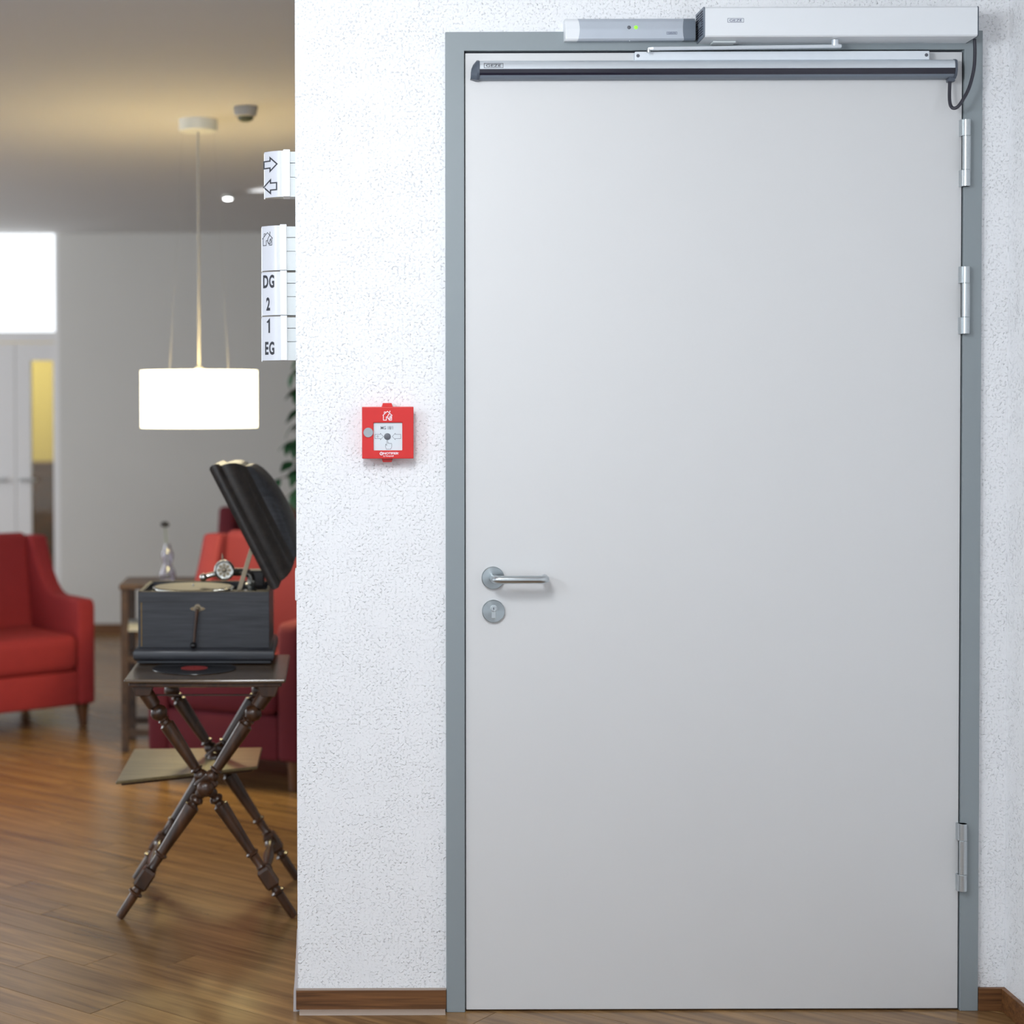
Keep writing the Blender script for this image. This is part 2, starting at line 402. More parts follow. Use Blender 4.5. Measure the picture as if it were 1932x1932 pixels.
# baseboards: front wall pier, the stub right of the door, right wall, lounge back wall
b = tag(MB().box(XW - .004, FX0 - .001, -.014, 0, .008, .0555).build('baseboard_front', 'baseboard', bevel=.0012), kind='structure')
MB().prism([(0, 0), (-.030, 0), (-.026, .005), (-.016, .009), (0, .009)], XW + .004, FX0 - .004, lambda a, b_, t: (t, a, b_)).build('quarter_round', 'strip', b, smooth=30)
MB().box(XW - .004, FX0 - .001, -.0142, 0, .0555, .0570).build('top_edge', 'strip', b)
b = tag(MB().box(FX1 + .001, XR, -.012, 0, 0, .0555).build('baseboard_front_stub', 'baseboard', bevel=.0012), kind='structure')
tag(MB().box(XR - .012, XR, -5, -.012, 0, .0555).build('baseboard_right', 'baseboard', bevel=.0012), kind='structure')
tag(MB().box(-1.675, 3.0, YB - .015, YB, 0, .06).build('baseboard_back', 'baseboard'), kind='structure')
b = tag(MB().box(XW - .009, XW, .0, .24, .0, .055).build('baseboard_end', 'strip', bevel=.001), kind='structure')
g = MB().prism([(0, 0), (-.011, 0), (-.010, .05), (-.006, .09), (-.0015, .20), (0, .20)], -.002, .012, lambda a, b_, t: (XW + a, t, b_))
tag(g.build('corner_guard', 'clear', smooth=30), 'translucent plastic corner guard at foot of the white wall edge', 'corner guard')

# ------------------------------------------------------------------ door 1 with frame, hinges and lever
door = thing('door_1', 'light grey flush door in a grey steel frame', 'door', ((LX0 + LX1)/2, 0, 0)); door['kind'] = 'structure'
DO = tuple(door.location)
MB().box(LX0, LX1, -.004, .05, LZ0, LZ1).build('door_leaf', 'leaf', door, DO, bevel=.0012)
fr = MB()
FP = -.0115
outer = [(FX0, 0.0), (FX0, FZ), (FX1, FZ), (FX1, 0.0)]; inner = [(LX0 - .0030, 0.0), (LX0 - .0030, LZ1 + .0045), (LX1 + .0032, LZ1 + .0045), (LX1 + .0032, 0.0)]
MB().prism(outer + inner[::-1], FP, .12, lambda a, b_, t: (a, t, b_)).build('door_frame', 'frame', door, DO, bevel=.0012)
MB().box(LX0 - .003, LX1 + .0032, .012, .016, 0, LZ1 + .0045).build('frame_gasket', 'gasket', door, DO)
for z0, z1 in ((2.0151, 2.1767), (1.6580, 1.8214), (.2978, .4633)):
    hx = 1.5735; L_ = z1 - z0
    h = MB().lathe([(0, .0088), (L_, .0088)], (hx + .001, -.0185, z0), seg=14).build('hinge', 'steel', door, DO, smooth=40)
    for k, (a, b_, r) in enumerate(((0, .245, .0098), (.25, .75, .0094), (.755, 1, .0098))):
        zz0, zz1 = z0 + a*L_, z0 + b_*L_
        kn = MB().lathe([(0, r - .0008), (.0008, r), (zz1 - zz0 - .0008, r), (zz1 - zz0, r - .0008)], (hx + .001, -.0195, zz0), seg=16)
        if k != 1: kn.box(hx - .0115, hx, -.021, -.004, zz0, zz1)
        else: kn.box(hx + .009, hx + .0118, -.019, -.011, zz0 - .004, zz1 + .002)
        kn.build('hinge_knuckle', 'steel', h, DO, smooth=40)
# lever handle: rose, neck, bent tube returning to the leaf
hx, hz = .4285, 1.0665
hd = MB()
pts = [(hx, -.012, hz), (hx, -.036, hz)]
for k in range(7):
    a = PI/2*k/6; pts.append((hx + .016*(1 - math.cos(a)), -.040 - .016*math.sin(a), hz))
ex = .5525
for k in range(7):
    a = PI/2*k/6; pts.append((ex - .016 + .016*math.sin(a), -.040 - .016*math.cos(a), hz))
pts += [(ex, -.024, hz), (ex, -.020, hz)]
hd.tube(pts, .0098, 18)
ho = hd.build('door_handle', 'steel', door, DO, smooth=50)
MB().lathe([(0, .0278), (.0065, .0278), (.0085, .0262), (.0088, .011), (.011, .0112), (.011, .0108)], (hx, -.004, hz), (0, -1, 0), 40).build('handle_rose', 'steel_disc', ho, DO, smooth=30)
lz = .985; lx = .4295
lk = MB().lathe([(0, .0278), (.0065, .0278), (.0085, .0262)], (lx, -.004, lz), (0, -1, 0), 40).build('lock_rose', 'steel_disc', door, DO, smooth=30)
cy_ = MB().lathe([(0, .0084), (.0022, .0084), (.0024, .006), (.0016, .0058), (.0016, .003), (.0032, .0026)], (lx, -.0125, lz + .0075), (0, -1, 0), 24)
cy_.build('lock_cylinder', 'steel', lk, DO, smooth=30)
MB().bbox(lx - .0009, lx + .0009, -.0160, -.0148, lz + .0045, lz + .0105, .0003).build('keyhole', 'gasket', lk, DO)
MB().bbox(lx - .0052, lx + .0052, -.0138, -.0125, lz - .017, lz + .001, .0006).build('cylinder_body', 'steel', lk, DO)

# ------------------------------------------------------------------ door hardware above the leaf
OX0, OX1, OZ0, OZ1, OD = .9238, 1.5768, 2.3632, 2.4345, -.090
op = thing('door_operator', 'white box-shaped automatic door operator above the door with dark vent end', 'door operator', (1.25, 0, OZ0))
OO = tuple(op.location)
prof = [(0, OZ0 - .002), (OD + .004, OZ0), (OD, OZ0 + .003), (OD, OZ1 - .004), (OD + .004, OZ1), (0, OZ1)]
MB().prism(prof, OX0 + .0015, OX1 - .003, lambda a, b_, t: (t, a, b_)).build('cover', 'white_plastic', op, OO, smooth=30)
MB().prism([(a, b_) for a, b_ in prof], OX0 - .0015, OX0 + .0014, lambda a, b_, t: (t, a*1.012, b_)).build('vent_end_plate', 'mid_plastic', op, OO)
sl = MB()
for k in range(10):
    z = OZ0 + .008 + k*.0060
    for (y0, y1) in (((-.012, -.038), (-.046, -.080)) if k not in (4, 5) else ((-.012, -.024), (-.066, -.080))):
        sl.box(OX0 - .0026, OX0 - .0014, y1, y0, z, z + .0022)
sl.build('vent_slots', 'gasket', op, OO)
MB().prism(prof, OX1 - .0029, OX1, lambda a, b_, t: (t, a, b_)).build('end_plate', 'dark_plastic', op, OO)
MB().bbox(OX0 + .03, OX0 + .085, -.05, -.018, OZ0 - .006, OZ0 - .0012, .0015).build('underside_hatch', 'pale_plastic', op, OO)
flat(geze(.0375, .0092, .0008), wallfn(.9985, OD, 2.4015)).build('logo', 'print_blue', op, OO)
# sliding arm and its pivot
ar = MB().prism([(-.009, .0), (.44, -.006), (.452, 0), (.44, .006), (-.009, .010)], 0, .0075, lambda a, b_, t: (1.249 - a, -.058 - b_*.9 + a*.02, 2.3395 + t + .002*(a < .1)))
ar.build('arm', 'alu', op, OO, bevel=.0015)
MB().lathe([(0, .0125), (.0035, .0125), (.004, .0085), (.0155, .0085), (.0155, .0078)], (1.245, -.056, 2.3462), (0, 0, 1), 24).build('pivot', 'alu', op, OO, smooth=30)
MB().lathe([(0, .005), (.010, .005)], (.800, -.046, 2.3345), (0, 0, 1), 14).build('slider_pin', 'steel', op, OO, smooth=30)

gr = thing('guide_rail', 'slim white guide rail screwed along top of door leaf', 'guide rail', (1.125, -.004, 2.32))
GO = tuple(gr.location)
MB().bbox(.7705, 1.4812, -.028, -.004, 2.3195, 2.3405, .0012).build('rail', 'alu_paint', gr, GO)
for x in (.7775, 1.4738):
    MB().lathe([(0, .0042), (.0006, .0042), (.0014, .0036)], (x, -.0278, 2.3305), (0, -1, 0), 16).build('screw', 'dot', gr, GO, smooth=30)

bar = thing('safety_sensor_bar', 'long silver and black safety sensor bar across the top of the door', 'sensor bar', (.96, -.004, 2.275))
BO = tuple(bar.location)
bx0, bx1 = .3945, 1.5395
up = [(-.004, 2.3195), (-.026, 2.3195), (-.034, 2.3175), (-.0385, 2.3125), (-.040, 2.305), (-.0405, 2.2975), (-.004, 2.2975)]
MB().prism(up, bx0, bx1, lambda a, b_, t: (t, a, b_)).build('aluminium_profile', 'alu', bar, BO, smooth=50)
ln_ = [(-.004, 2.2974), (-.0395, 2.2974), (-.0385, 2.2900), (-.036, 2.2835), (-.004, 2.2835)]
MB().prism(ln_, bx0, bx1, lambda a, b_, t: (t, a, b_)).build('black_lens', 'black_lens', bar, BO, smooth=50)
lo = [(-.004, 2.2834), (-.0355, 2.2834), (-.032, 2.2785), (-.024, 2.2755), (-.004, 2.2750)]
MB().prism(lo, bx0, bx1, lambda a, b_, t: (t, a, b_)).build('lower_profile', 'mid_plastic', bar, BO, smooth=50)
capp = [(-.004, 2.3205), (-.028, 2.3205), (-.038, 2.316), (-.0415, 2.305), (-.0415, 2.292), (-.0375, 2.281), (-.028, 2.2735), (-.004, 2.2730)]
n_ = len(capp)
cp = MB(); cp.add([(bx0 - .0005, a, b_) for a, b_ in capp] + [(bx0 - .0065, a, b_) for a, b_ in capp] +
   [(bx0 - .0205 + .006*max(0, (b_ - 2.30)/.02), -.004 + (a + .004)*.55, 2.2945 + (b_ - 2.2965)*.72) for a, b_ in capp],
   [tuple(range(n_)), tuple(range(3*n_ - 1, 2*n_ - 1, -1))] + [(j*n_ + i, j*n_ + (i + 1) % n_, (j + 1)*n_ + (i + 1) % n_, (j + 1)*n_ + i) for j in (0, 1) for i in range(n_)])
cp.build('end_cap', 'dark_plastic', bar, BO, smooth=35)
cp = MB().prism(capp, bx1 + .0003, bx1 + .0055, lambda a, b_, t: (t, a, b_)).bbox(bx1 - .012, bx1 + .004, -.03, -.008, 2.266, 2.279, .003)
cp.build('end_cap', 'dark_plastic', bar, BO, smooth=35)
flat(geze(.0455, .0105, .0010), wallfn(.4275, -.0403, 2.3055)).build('logo', 'print', bar, BO)
def bez(P, n=10):
    out = []
    P = [Vector(p) for p in P]
    for i in range(len(P) - 1):
        p0, p1, p2, p3 = P[max(i - 1, 0)], P[i], P[i + 1], P[min(i + 2, len(P) - 1)]
        for k in range(n):
            t = k/n; out.append(.5*((2*p1) + (-p0 + p2)*t + (2*p0 - 5*p1 + 4*p2 - p3)*t*t + (-p0 + 3*p1 - 3*p2 + p3)*t**3))
    return out + [P[-1]]
cb = MB().tube(bez([(1.5835, -.045, 2.3650), (1.5838, -.047, 2.330), (1.580, -.050, 2.290), (1.5675, -.052, 2.245), (1.548, -.051, 2.2095), (1.5375, -.047, 2.1995), (1.5300, -.040, 2.204), (1.5285, -.032, 2.225), (1.5320, -.024, 2.272)]), .0041, 12)
tag(cb.build('door_cable', 'cable', origin=(1.55, -.045, 2.2), smooth=60), 'black looped cable between operator and sensor bar end', 'cable')

ms = thing('door_sensor', 'silver rectangular door sensor with two small lights left of the operator', 'sensor', (.755, 0, 2.365))
MO = tuple(ms.location)
mp_ = [(0, 2.3675), (-.036, 2.3655), (-.0405, 2.3695), (-.0415, 2.392), (-.0385, 2.412), (-.032, 2.4185), (0, 2.4190)]
def bowed(x, a, b_, dirn, amt):
    return x + dirn*amt*(1 - ((b_ - 2.392)/.027)**2)
sx0, sx1 = .6003, .9095
def seg_part(f0, f1, nm, m_):
    mb = MB(); nn = len(mp_)
    # subdivide the outline so that the curved seam reads
    pr = []
    for i in range(nn):
        (a0, b0), (a1, b1) = mp_[i], mp_[(i + 1) % nn]
        for k in range(6): pr.append((a0 + (a1 - a0)*k/6, b0 + (b1 - b0)*k/6))
    q = len(pr)
    mb.add([(f0(a, b_), a, b_) for a, b_ in pr] + [(f1(a, b_), a, b_) for a, b_ in pr], [tuple(range(q - 1, -1, -1)), tuple(range(q, 2*q))] + [(i, (i + 1) % q, q + (i + 1) % q, q + i) for i in range(q)])
    mb.build(nm, m_, ms, MO, smooth=40)
s1 = lambda a, b_: bowed(.6305, a, b_, 1, .0045); s2 = lambda a, b_: bowed(.8865, a, b_, -1, .0035)
seg_part(lambda a, b_: sx0, s1, 'end_cap', 'white_plastic')
seg_part(s1, s2, 'sensor_body', 'silver_grey')
seg_part(s2, lambda a, b_: sx1 + .004, 'end_cap', 'mid_plastic')
for x, m_, nm in ((.7535, 'dot', 'dark_light'), (.7700, 'led', 'green_light')):
    MB().lathe([(0, .0045), (.0012, .0042), (.0022, .0028), (.0026, .0008)], (x, -.0408, 2.3958), (0, -1, 0), 18).build(nm, m_, ms, MO, smooth=60)
flat(geze(.0245, .0052, .0007), wallfn(.8565, -.0411, 2.3822)).build('logo', 'print_blue', ms, MO)
MB().lathe([(0, .0022), (.0015, .0018)], (.757, -.030, 2.3662), (0, 0, -1), 12).build('screw', 'steel', ms, MO, smooth=40)

# ------------------------------------------------------------------ fire alarm call point
fa = thing('fire_alarm', 'red square fire alarm call point on the white wall beside the door', 'fire alarm', (.1712, 0, 1.36))
FO = tuple(fa.location)
ax0, ax1, az0, az1, ad = .1090, .2335, 1.3595, 1.4850, -.040
ho = MB().bbox(ax0 + .002, ax1 - .002, ad + .012, 0, az0 + .002, az1 - .002, .002)
ho.build('back_box', 'red', fa, FO)
wx0, wx1, wz0, wz1 = .1368, .2062, 1.3795, 1.4465
fmb = MB()
o4 = [(ax0, az0), (ax1, az0), (ax1, az1), (ax0, az1)]; i4 = [(wx0, wz0), (wx1, wz0), (wx1, wz1), (wx0, wz1)]
for i in range(4):
    j = (i + 1) % 4
    fmb.add([(o4[i][0], ad, o4[i][1]), (o4[j][0], ad, o4[j][1]), (i4[j][0], ad, i4[j][1]), (i4[i][0], ad, i4[i][1])], [(0, 1, 2, 3)])
    fmb.add([(i4[i][0], ad, i4[i][1]), (i4[j][0], ad, i4[j][1]), (i4[j][0], ad + .0055, i4[j][1]), (i4[i][0], ad + .0055, i4[i][1])], [(0, 1, 2, 3)])
    fmb.add([(o4[i][0], ad, o4[i][1]), (o4[j][0], ad, o4[j][1]), (o4[j][0], ad + .014, o4[j][1]), (o4[i][0], ad + .014, o4[i][1])], [(3, 2, 1, 0)])
bm = bmesh.new(); vs_ = [bm.verts.new(v) for v in fmb.v]
for q in fmb.f: bm.faces.new([vs_[i] for i in q])
bmesh.ops.remove_doubles(bm, verts=bm.verts[:], dist=1e-5)
fmb = MB().bm(bm)
fmb.build('front_cover', 'red', fa, FO, bevel=.0016, bseg=3)
for zt, d in ((az1, 1), (az0, -1)):
    tb = MB().prism([(-.0135, 0), (.0135, 0), (.0105, .0095*d), (-.0105, .0095*d)] if d > 0 else [(-.0105, .0095*d), (.0105, .0095*d), (.0135, 0), (-.0135, 0)], -.026, -.006, lambda a, b_, t: (.1705 + a, t, zt + b_ - .0005*d))
    tb.build('lock_tab', 'red', fa, FO, bevel=.001)
pn = MB().box(wx0, wx1, ad + .0050, ad + .012, wz0, wz1).build('break_panel', 'glass_panel', fa, FO)
py = ad + .0050; px, pz = .1712, 1.4130
MB().lathe([(0, .0083), (.0008, .0083), (.0014, .0070)], (.1703, py, 1.4128), (0, -1, 0), 28).build('press_dot', 'dot', pn, FO, smooth=40)
prn = []
t = text2d('MG 18/1', .0108, .82, .00015); prn.append(sh(t, -.0015, .0205))
a1 = arrow_pts(.0205, .0072, .0078, .0052)
prn.append(stroke2d([(a - .0208, b_) for a, b_ in a1], .0008, True))
prn.append(stroke2d([(-a + .0212, b_) for a, b_ in a1], .0008, True))
prn.append(stroke2d([(-.0245 + .0019*math.cos(k*PI/5), .0019*math.sin(k*PI/5)) for k in range(10)], .0008, True))
hand = [(-.0035, -.031), (.0065, -.031), (.0095, -.026), (.0095, -.0175), (.008, -.0165), (.0062, -.0178), (.0045, -.0158), (.0028, -.0172), (.0012, -.0150), (.0002, -.0162), (.0002, -.0112), (-.0012, -.0098), (-.0026, -.0112), (-.0026, -.0215), (-.0050, -.0185), (-.0058, -.0235)]
prn.append(stroke2d(hand, .0008, True))
flat(join2d(prn), wallfn(px, py, pz), .0003).build('panel_print', 'dot', pn, FO)
flat(sh(house_icon(.065), 0, 0, .0235), wallfn(.1704, ad, 1.4632), .0003).build('house_fire_symbol', 'print_white', fa, FO)
nt_ = text2d('NOTIFIER', .0076, 1.12, .00018); n2_ = text2d('by Honeywell', .0046, 1.0, .00008)
rg = stroke2d([(.0034*math.cos(k*PI/9), .0034*math.sin(k*PI/9)) for k in range(18)], .0015, True)
rg2 = stroke2d([(-.0009, -.0018), (.0004, .0006), (.0012, -.0002), (.0009, .002)], .0008)
flat(join2d([sh(nt_, .0052, .0008), sh(n2_, -.0002, -.0052), sh(rg, -.0173, .0005), sh(rg2, -.0173, .0005),
     stroke2d([(.0242 + .0007*math.cos(k*PI/3), .0024 + .0007*math.sin(k*PI/3)) for k in range(6)], .0004, True)]), wallfn(.1728, ad, 1.3712), .0003).build('maker_print', 'print_white', fa, FO)
MB().lathe([(0, .0118), (.0022, .0118), (.0030, .0110), (.0030, .0104), (.0026, .010)], (.1238, ad + .0005, 1.4228), (0, -1, 0), 32).build('grey_button', 'knob_grey', fa, FO, smooth=30)

# ------------------------------------------------------------------ wayfinding signs on the wall end
def sign(label, z0, z1, xl, xc0, xc1, prints, flip=False, group='white sign modules at the wall end'):
    """curved printed panel, vertical end strip, ribbed mounting pieces against the wall end"""
    t = thing('direction_sign', label, 'sign', (xl, .05, z0), 0, group); O = tuple(t.location)
    h = z1 - z0
    n = 12; yr, yl = .012, .042
    def curve(u):   # u 0 at the strip, 1 at the left edge
        x = xc0 + (xl - xc0)*u
        return x, yr + (yl - yr)*(u**1.9)
    front = [curve(k/n) for k in range(n + 1)]
    back = [(x + .0006, y + .0025) for x, y in reversed(front)]
    MB().prism(front + back, z0 + .0008, z1 - .0022, lambda a, b_, q: (a, b_, q)).build('curved_panel', 'sign_panel', t, O, smooth=40)
    side = front + [(xl + .004, .058), (xc0, .060)]
    MB().prism([(x + .001, y + .0027) for x, y in side], z0 + .002, z1 - .006, lambda a, b_, q: (a, b_, q)).build('panel_body', 'pale_plastic', t, O, smooth=40)
    MB().box(xl - .0006, xl + .0016, yl - .001, yl + .012, z0 - .0015, z1 - .006).build('edge_lip', 'white_plastic', t, O)
    MB().bbox(xc0, xc1, .004, .062, z0 + .0005, z1, .0012).build('end_strip', 'white_plastic', t, O)
    zs = [0, .215, .70, 1] if h < .108 else [0, .42, .72, 1]
    for k in range(3):
        MB().box(xc1 - .001, XW - .0002 + (.0008 if k == 1 else 0), .012 + .002*(k % 2), .06, z0 + h*zs[k] + .0006, z0 + h*zs[k + 1] - .0008 - (.004 if k == 2 else 0)).build('mounting_rib', 'pale_plastic', t, O)
    L_ = 0
    def bend(a, b_, q):
        u = min(max(a/(xl - xc0), 0), 1); x, y = curve(u)
        return (xc0 + a, y - q, z0 + b_)
    for vf in prints:
        flat(vf, bend, .0004).build('print', 'print', t, O, smooth=None)
    return t
ac = .0105
aw = arrow_pts(.034, .018, .0165, .0085)
xa = -.0335
sign('white sign with two outlined arrows pointing right and left', 1.9975, 2.1125, -.1278, -.0808, -.0640,
     [stroke2d([(a*.95 + xa + .002, b_ + .081) for a, b_ in aw], .0032, True, .002), stroke2d([(-a*.95 + xa + .001, b_ + .027) for a, b_ in aw], .0032, True, .002)])
xc = -.0300
hi = house_icon(.05); hi = [(a*.026 - .0310, b_*.034 + .078) for a, b_ in hi[0]], hi[1]
sign('white sign with a burning house symbol above the floor letters', 1.8185, 1.9305, -.1350, -.0892, -.0730, [hi])
def cond(body, zc, xcn=xc):
    t = text2d(body, .046, .42, .0016, 1.15); ys = [b_ for a, b_ in t[0]]; xs = [a for a, b_ in t[0]]
    cy = (max(ys) + min(ys))/2; cx0 = (max(xs) + min(xs))/2; k = .0325/(max(ys) - min(ys))
    return [((a - cx0)*k*1.05 + xcn, (b_ - cy)*k + zc) for a, b_ in t[0]], t[1]
sign('white floor sign reading DG above 2', 1.7090, 1.8180, -.1353, -.0890, -.0726, [cond('DG', .0835, -.0285), cond('2', .0285)])
sign('white floor sign reading 1 above EG', 1.5985, 1.7085, -.1356, -.0885, -.0722, [stroke2d([(-.0335, .0935), (-.0295, .0975), (-.0280, .0995), (-.0280, .0680)], .0040, False, .004), cond('EG', .0305, -.0270)])
sp = MB().bbox(XW - .0045, XW, .075, .15, 1.003, 1.078, .0022, 3)
tag(sp.build('switch_plate', 'white_plastic', origin=(XW, .11, 1.003), smooth=40), 'small white switch plate edge on wall end behind gramophone', 'light switch')

# ------------------------------------------------------------------ turned X-leg table
TC = Vector((-.3215, .985, 0)); TR = math.radians(-.6)
tb = thing('gramophone_table', 'dark wooden side table with crossed turned legs and tilted middle shelf', 'table', TC, TR)
TZ = .703
n = 10
def top_outline(hx_, hy, bow):
    P = [(-hx_, -hy)] + [(-hx_ + 2*hx_*k/n, -hy - bow*math.sin(PI*k/n)) for k in range(1, n)] + [(hx_, -hy), (hx_, hy), (-hx_, hy)]
    return P
MB().prism(top_outline(.232, .250, .008), TZ - .011, TZ, lambda a, b_, t: (a, b_, t)).build('table_top', 'table_wood', tb, bevel=.004)
MB().prism(top_outline(.220, .238, .008), TZ - .024, TZ - .0112, lambda a, b_, t: (a, b_, t)).build('under_moulding', 'dark_wood', tb, bevel=.003)
for s in (-1, 1):
    MB().prism([(-.185, 0), (.185, 0), (.185, .008), (-.185, .008)], TZ - .058, TZ - .054, lambda a, b_, t: (a, s*.185 + b_, t)).build('top_rail', 'dark_wood', tb)
# turned leg profile: (fraction along the leg from foot to top, radius)
LP = [(0, .0105), (.010, .0115), (.085, .0125), (.098, .0125), (.103, .0195), (.108, .0200), (.113, .0135), (.122, .0130), (.130, .0120),
      (.210, .0130), (.216, .0155), (.222, .0125), (.265, .0140), (.270, .0190), (.276, .0195), (.281, .0145), (.290, .0140), (.40, .0185), (.475, .0215), (.482, .0215),
      (.487, .0150), (.495, .0120), (.500, .0170), (.508, .0205), (.517, .0185), (.524, .0120), (.530, .0150), (.575, .0160), (.595, .0120),
      (.602, .0185), (.612, .0205), (.622, .0180), (.630, .0125), (.636, .0190), (.641, .0190), (.646, .0140), (.70, .0165), (.80, .0205), (.832, .0215), (.838, .0150),
      (.848, .0140), (.853, .0180), (.858, .0140), (.865, .0180), (.878, .0245), (.892, .0245), (.903, .0180), (.908, .0135), (.914, .0200), (1.0, .0225)]
def leg(p0, p1, back):
    p0 = Vector(p0); p1 = Vector(p1); d = p1 - p0; L_ = d.length
    lg = MB().lathe([(t*L_, r*(1.10 if t < .12 else 1.02)) for t, r in LP], p0, d, 18).build('leg', 'dark_wood', tb, smooth=40)
    q = d.to_track_quat('Y', 'Z').to_matrix()
    # square block near the foot, bevelled
    bmx = bmesh.new(); bmesh.ops.create_cube(bmx, size=1)
    bmesh.ops.bevel(bmx, geom=bmx.edges[:], offset=.12, segments=1, affect='EDGES')
    ax = d.normalized(); yy = Vector((0, 1, 0)); sx = ax.cross(yy).normalized(); yy = sx.cross(ax)
    c = p0 + d*.168
    for v in bmx.verts: v.co = c + sx*v.co.x*.041 + yy*v.co.y*.041 + ax*v.co.z*.064
    MB().bm(bmx).build('leg_block', 'dark_wood', lg)
    bmx = bmesh.new(); bmesh.ops.create_cube(bmx, size=1)
    for v in bmx.verts:
        c = p0 + d*.985; v.co = c + Vector((v.co.x*.066*(1 if v.co.z > 0 else .62), v.co.y*.05, v.co.z*.034))
    MB().bm(bmx).build('leg_corbel', 'dark_wood', lg, bevel=.003)
    return lg
FXh, TXh, zt = .2525, .188, TZ - .024
for s in (-1, 1):
    fy = s*.205; e = .012
    leg((-FXh, fy - e*.5, .006), (TXh, fy - e*.5, zt - .002), s > 0)
    leg((FXh, fy + e*.5, .006), (-TXh, fy + e*.5, zt - .002), s > 0)
    zc = .3935
    boss = MB().bbox(-.026, .026, fy - .024, fy + .024, zc - .026, zc + .026, .006)
    boss.v = [(x*math.cos(PI/4) - (z - zc)*math.sin(PI/4), y, zc + x*math.sin(PI/4) + (z - zc)*math.cos(PI/4)) for x, y, z in boss.v]
    bo = boss.build('cross_boss', 'dark_wood', tb)
    MB().lathe([(0, .010), (.004, .012), (.008, .017), (.013, .022), (.020, .0245), (.028, .0225), (.034, .016), (.0375, .007), (.038, .001)], (0, fy - .022, zc - .006), (0, -1, 0), 24).build('boss_ball', 'dark_wood', bo, smooth=60)
st = [(0, .010), (.05, .013), (.06, .020), (.075, .011), (.10, .013), (.16, .0185), (.19, .0205), (.205, .0205), (.22, .0185), (.28, .013), (.31, .011), (.325, .020), (.335, .013), (.385, .010)]
for s in (-1, 1):
    MB().lathe([(d*.41/.385, r*.85) for d, r in st], (s*.172, -.205, .128), (0, 1, 0), 16).build('stretcher', 'dark_wood', tb, smooth=40)
iv = Matrix.Rotation(-TR, 3, 'Z')
sp_ = [(-.590, .812), (-.183, 1.022), (-.178, 1.318), (-.586, 1.298)]
sl_ = [(iv @ (Vector((x, y, 0)) - TC)).to_2d() for x, y in sp_]
MB().prism([tuple(q) for q in sl_], .384, .393, lambda a, b_, t: (a, b_, t)).build('shelf', 'shelf_wood', tb, bevel=.003)
ctr = sum((Vector(q) for q in sl_), Vector((0, 0)))/4
MB().prism([tuple(ctr + (Vector(q) - ctr)*.93) for q in sl_], .376, .3838, lambda a, b_, t: (a, b_, t)).build('shelf_moulding', 'dark_wood', tb, bevel=.002)

# record on the table, in front of the case
rd = thing('gramophone_record', 'black record with red label lying flat on the table under the gramophone front', 'record', (-.368, .940, TZ + .0002), .3)
MB().lathe([(0, .124), (.001, .125), (.0022, .1245), (.0023, .052), (.0019, .050), (.0019, .0)], (0, 0, 0), seg=56).build('disc', 'shellac', rd, smooth=30)
MB().lathe([(.0019, .040), (.0026, .040), (.0026, .0036), (.0020, .0034)], (0, 0, 0), seg=40, caps=False).build('label', 'label_red', rd)

# ------------------------------------------------------------------ gramophone
gm = thing('gramophone', 'old dark wooden gramophone with raised domed lid and crank handle', 'gramophone', (-.3425, 1.185, TZ + .0032), math.radians(-1.0))
W2, D2, H0, H1 = .199, .160, .048, .217
wall_t = .012
cs = MB()
cs.box(-W2, W2, -D2, -D2 + wall_t, H0, H1).box(-W2, W2, D2 - wall_t, D2, H0, H1).box(-W2, -W2 + wall_t, -D2 + wall_t, D2 - wall_t, H0, H1).box(W2 - wall_t, W2, -D2 + wall_t, D2 - wall_t, H0, H1)
cs.build('case', 'case_wood', gm, bevel=.0012)
MB().box(-W2 + wall_t, W2 - wall_t, -D2 + wall_t, D2 - wall_t, H0, H1 - .022).build('motor_board', 'lid_wood', gm)
rim = MB()
for x0, x1, y0, y1 in ((-W2, W2, -D2, -D2 + .010), (-W2, W2, D2 - .010, D2), (-W2, -W2 + .010, -D2, D2), (W2 - .010, W2, -D2, D2)):
    rim.box(x0 + .001, x1 - .001, y0 + .001, y1 - .001, H1, H1 + .0018)
rim.build('rim_edge', 'lamp_gleam', gm)  # lamplight on the rim painted in as gold
MB().box(-W2 + .0005, W2 - .0005, -D2 - .0008, -D2 + .001, H1 - .030, H1 - .0285).build('panel_line', 'lid_wood', gm)
MB().box(-W2 + .0095, -W2 + .0115, -D2 - .0010, -D2 + .001, H0 + .004, H1 - .032).build('brass_inlay', 'brass', gm)
bp = [(.000, 0), (.004, .002), (.004, .008), (.010, .010), (.0135, .018), (.0135, .034), (.009, .044), (.002, .0478)]
bmv = MB(); rings = []
vs_ = []
for off, z in bp:
    a, b_ = W2 + off, D2 + off
    vs_ += [(-a, -b_, z), (a, -b_, z), (a, b_, z), (-a, b_, z)]
fs_ = [(3, 2, 1, 0), tuple(range(len(vs_) - 4, len(vs_)))]
for i in range(len(bp) - 1):
    for k in range(4): fs_.append((i*4 + k, i*4 + (k + 1) % 4, (i + 1)*4 + (k + 1) % 4, (i + 1)*4 + k))
bmv.add(vs_, fs_).build('base_moulding', 'case_wood', gm, smooth=50)
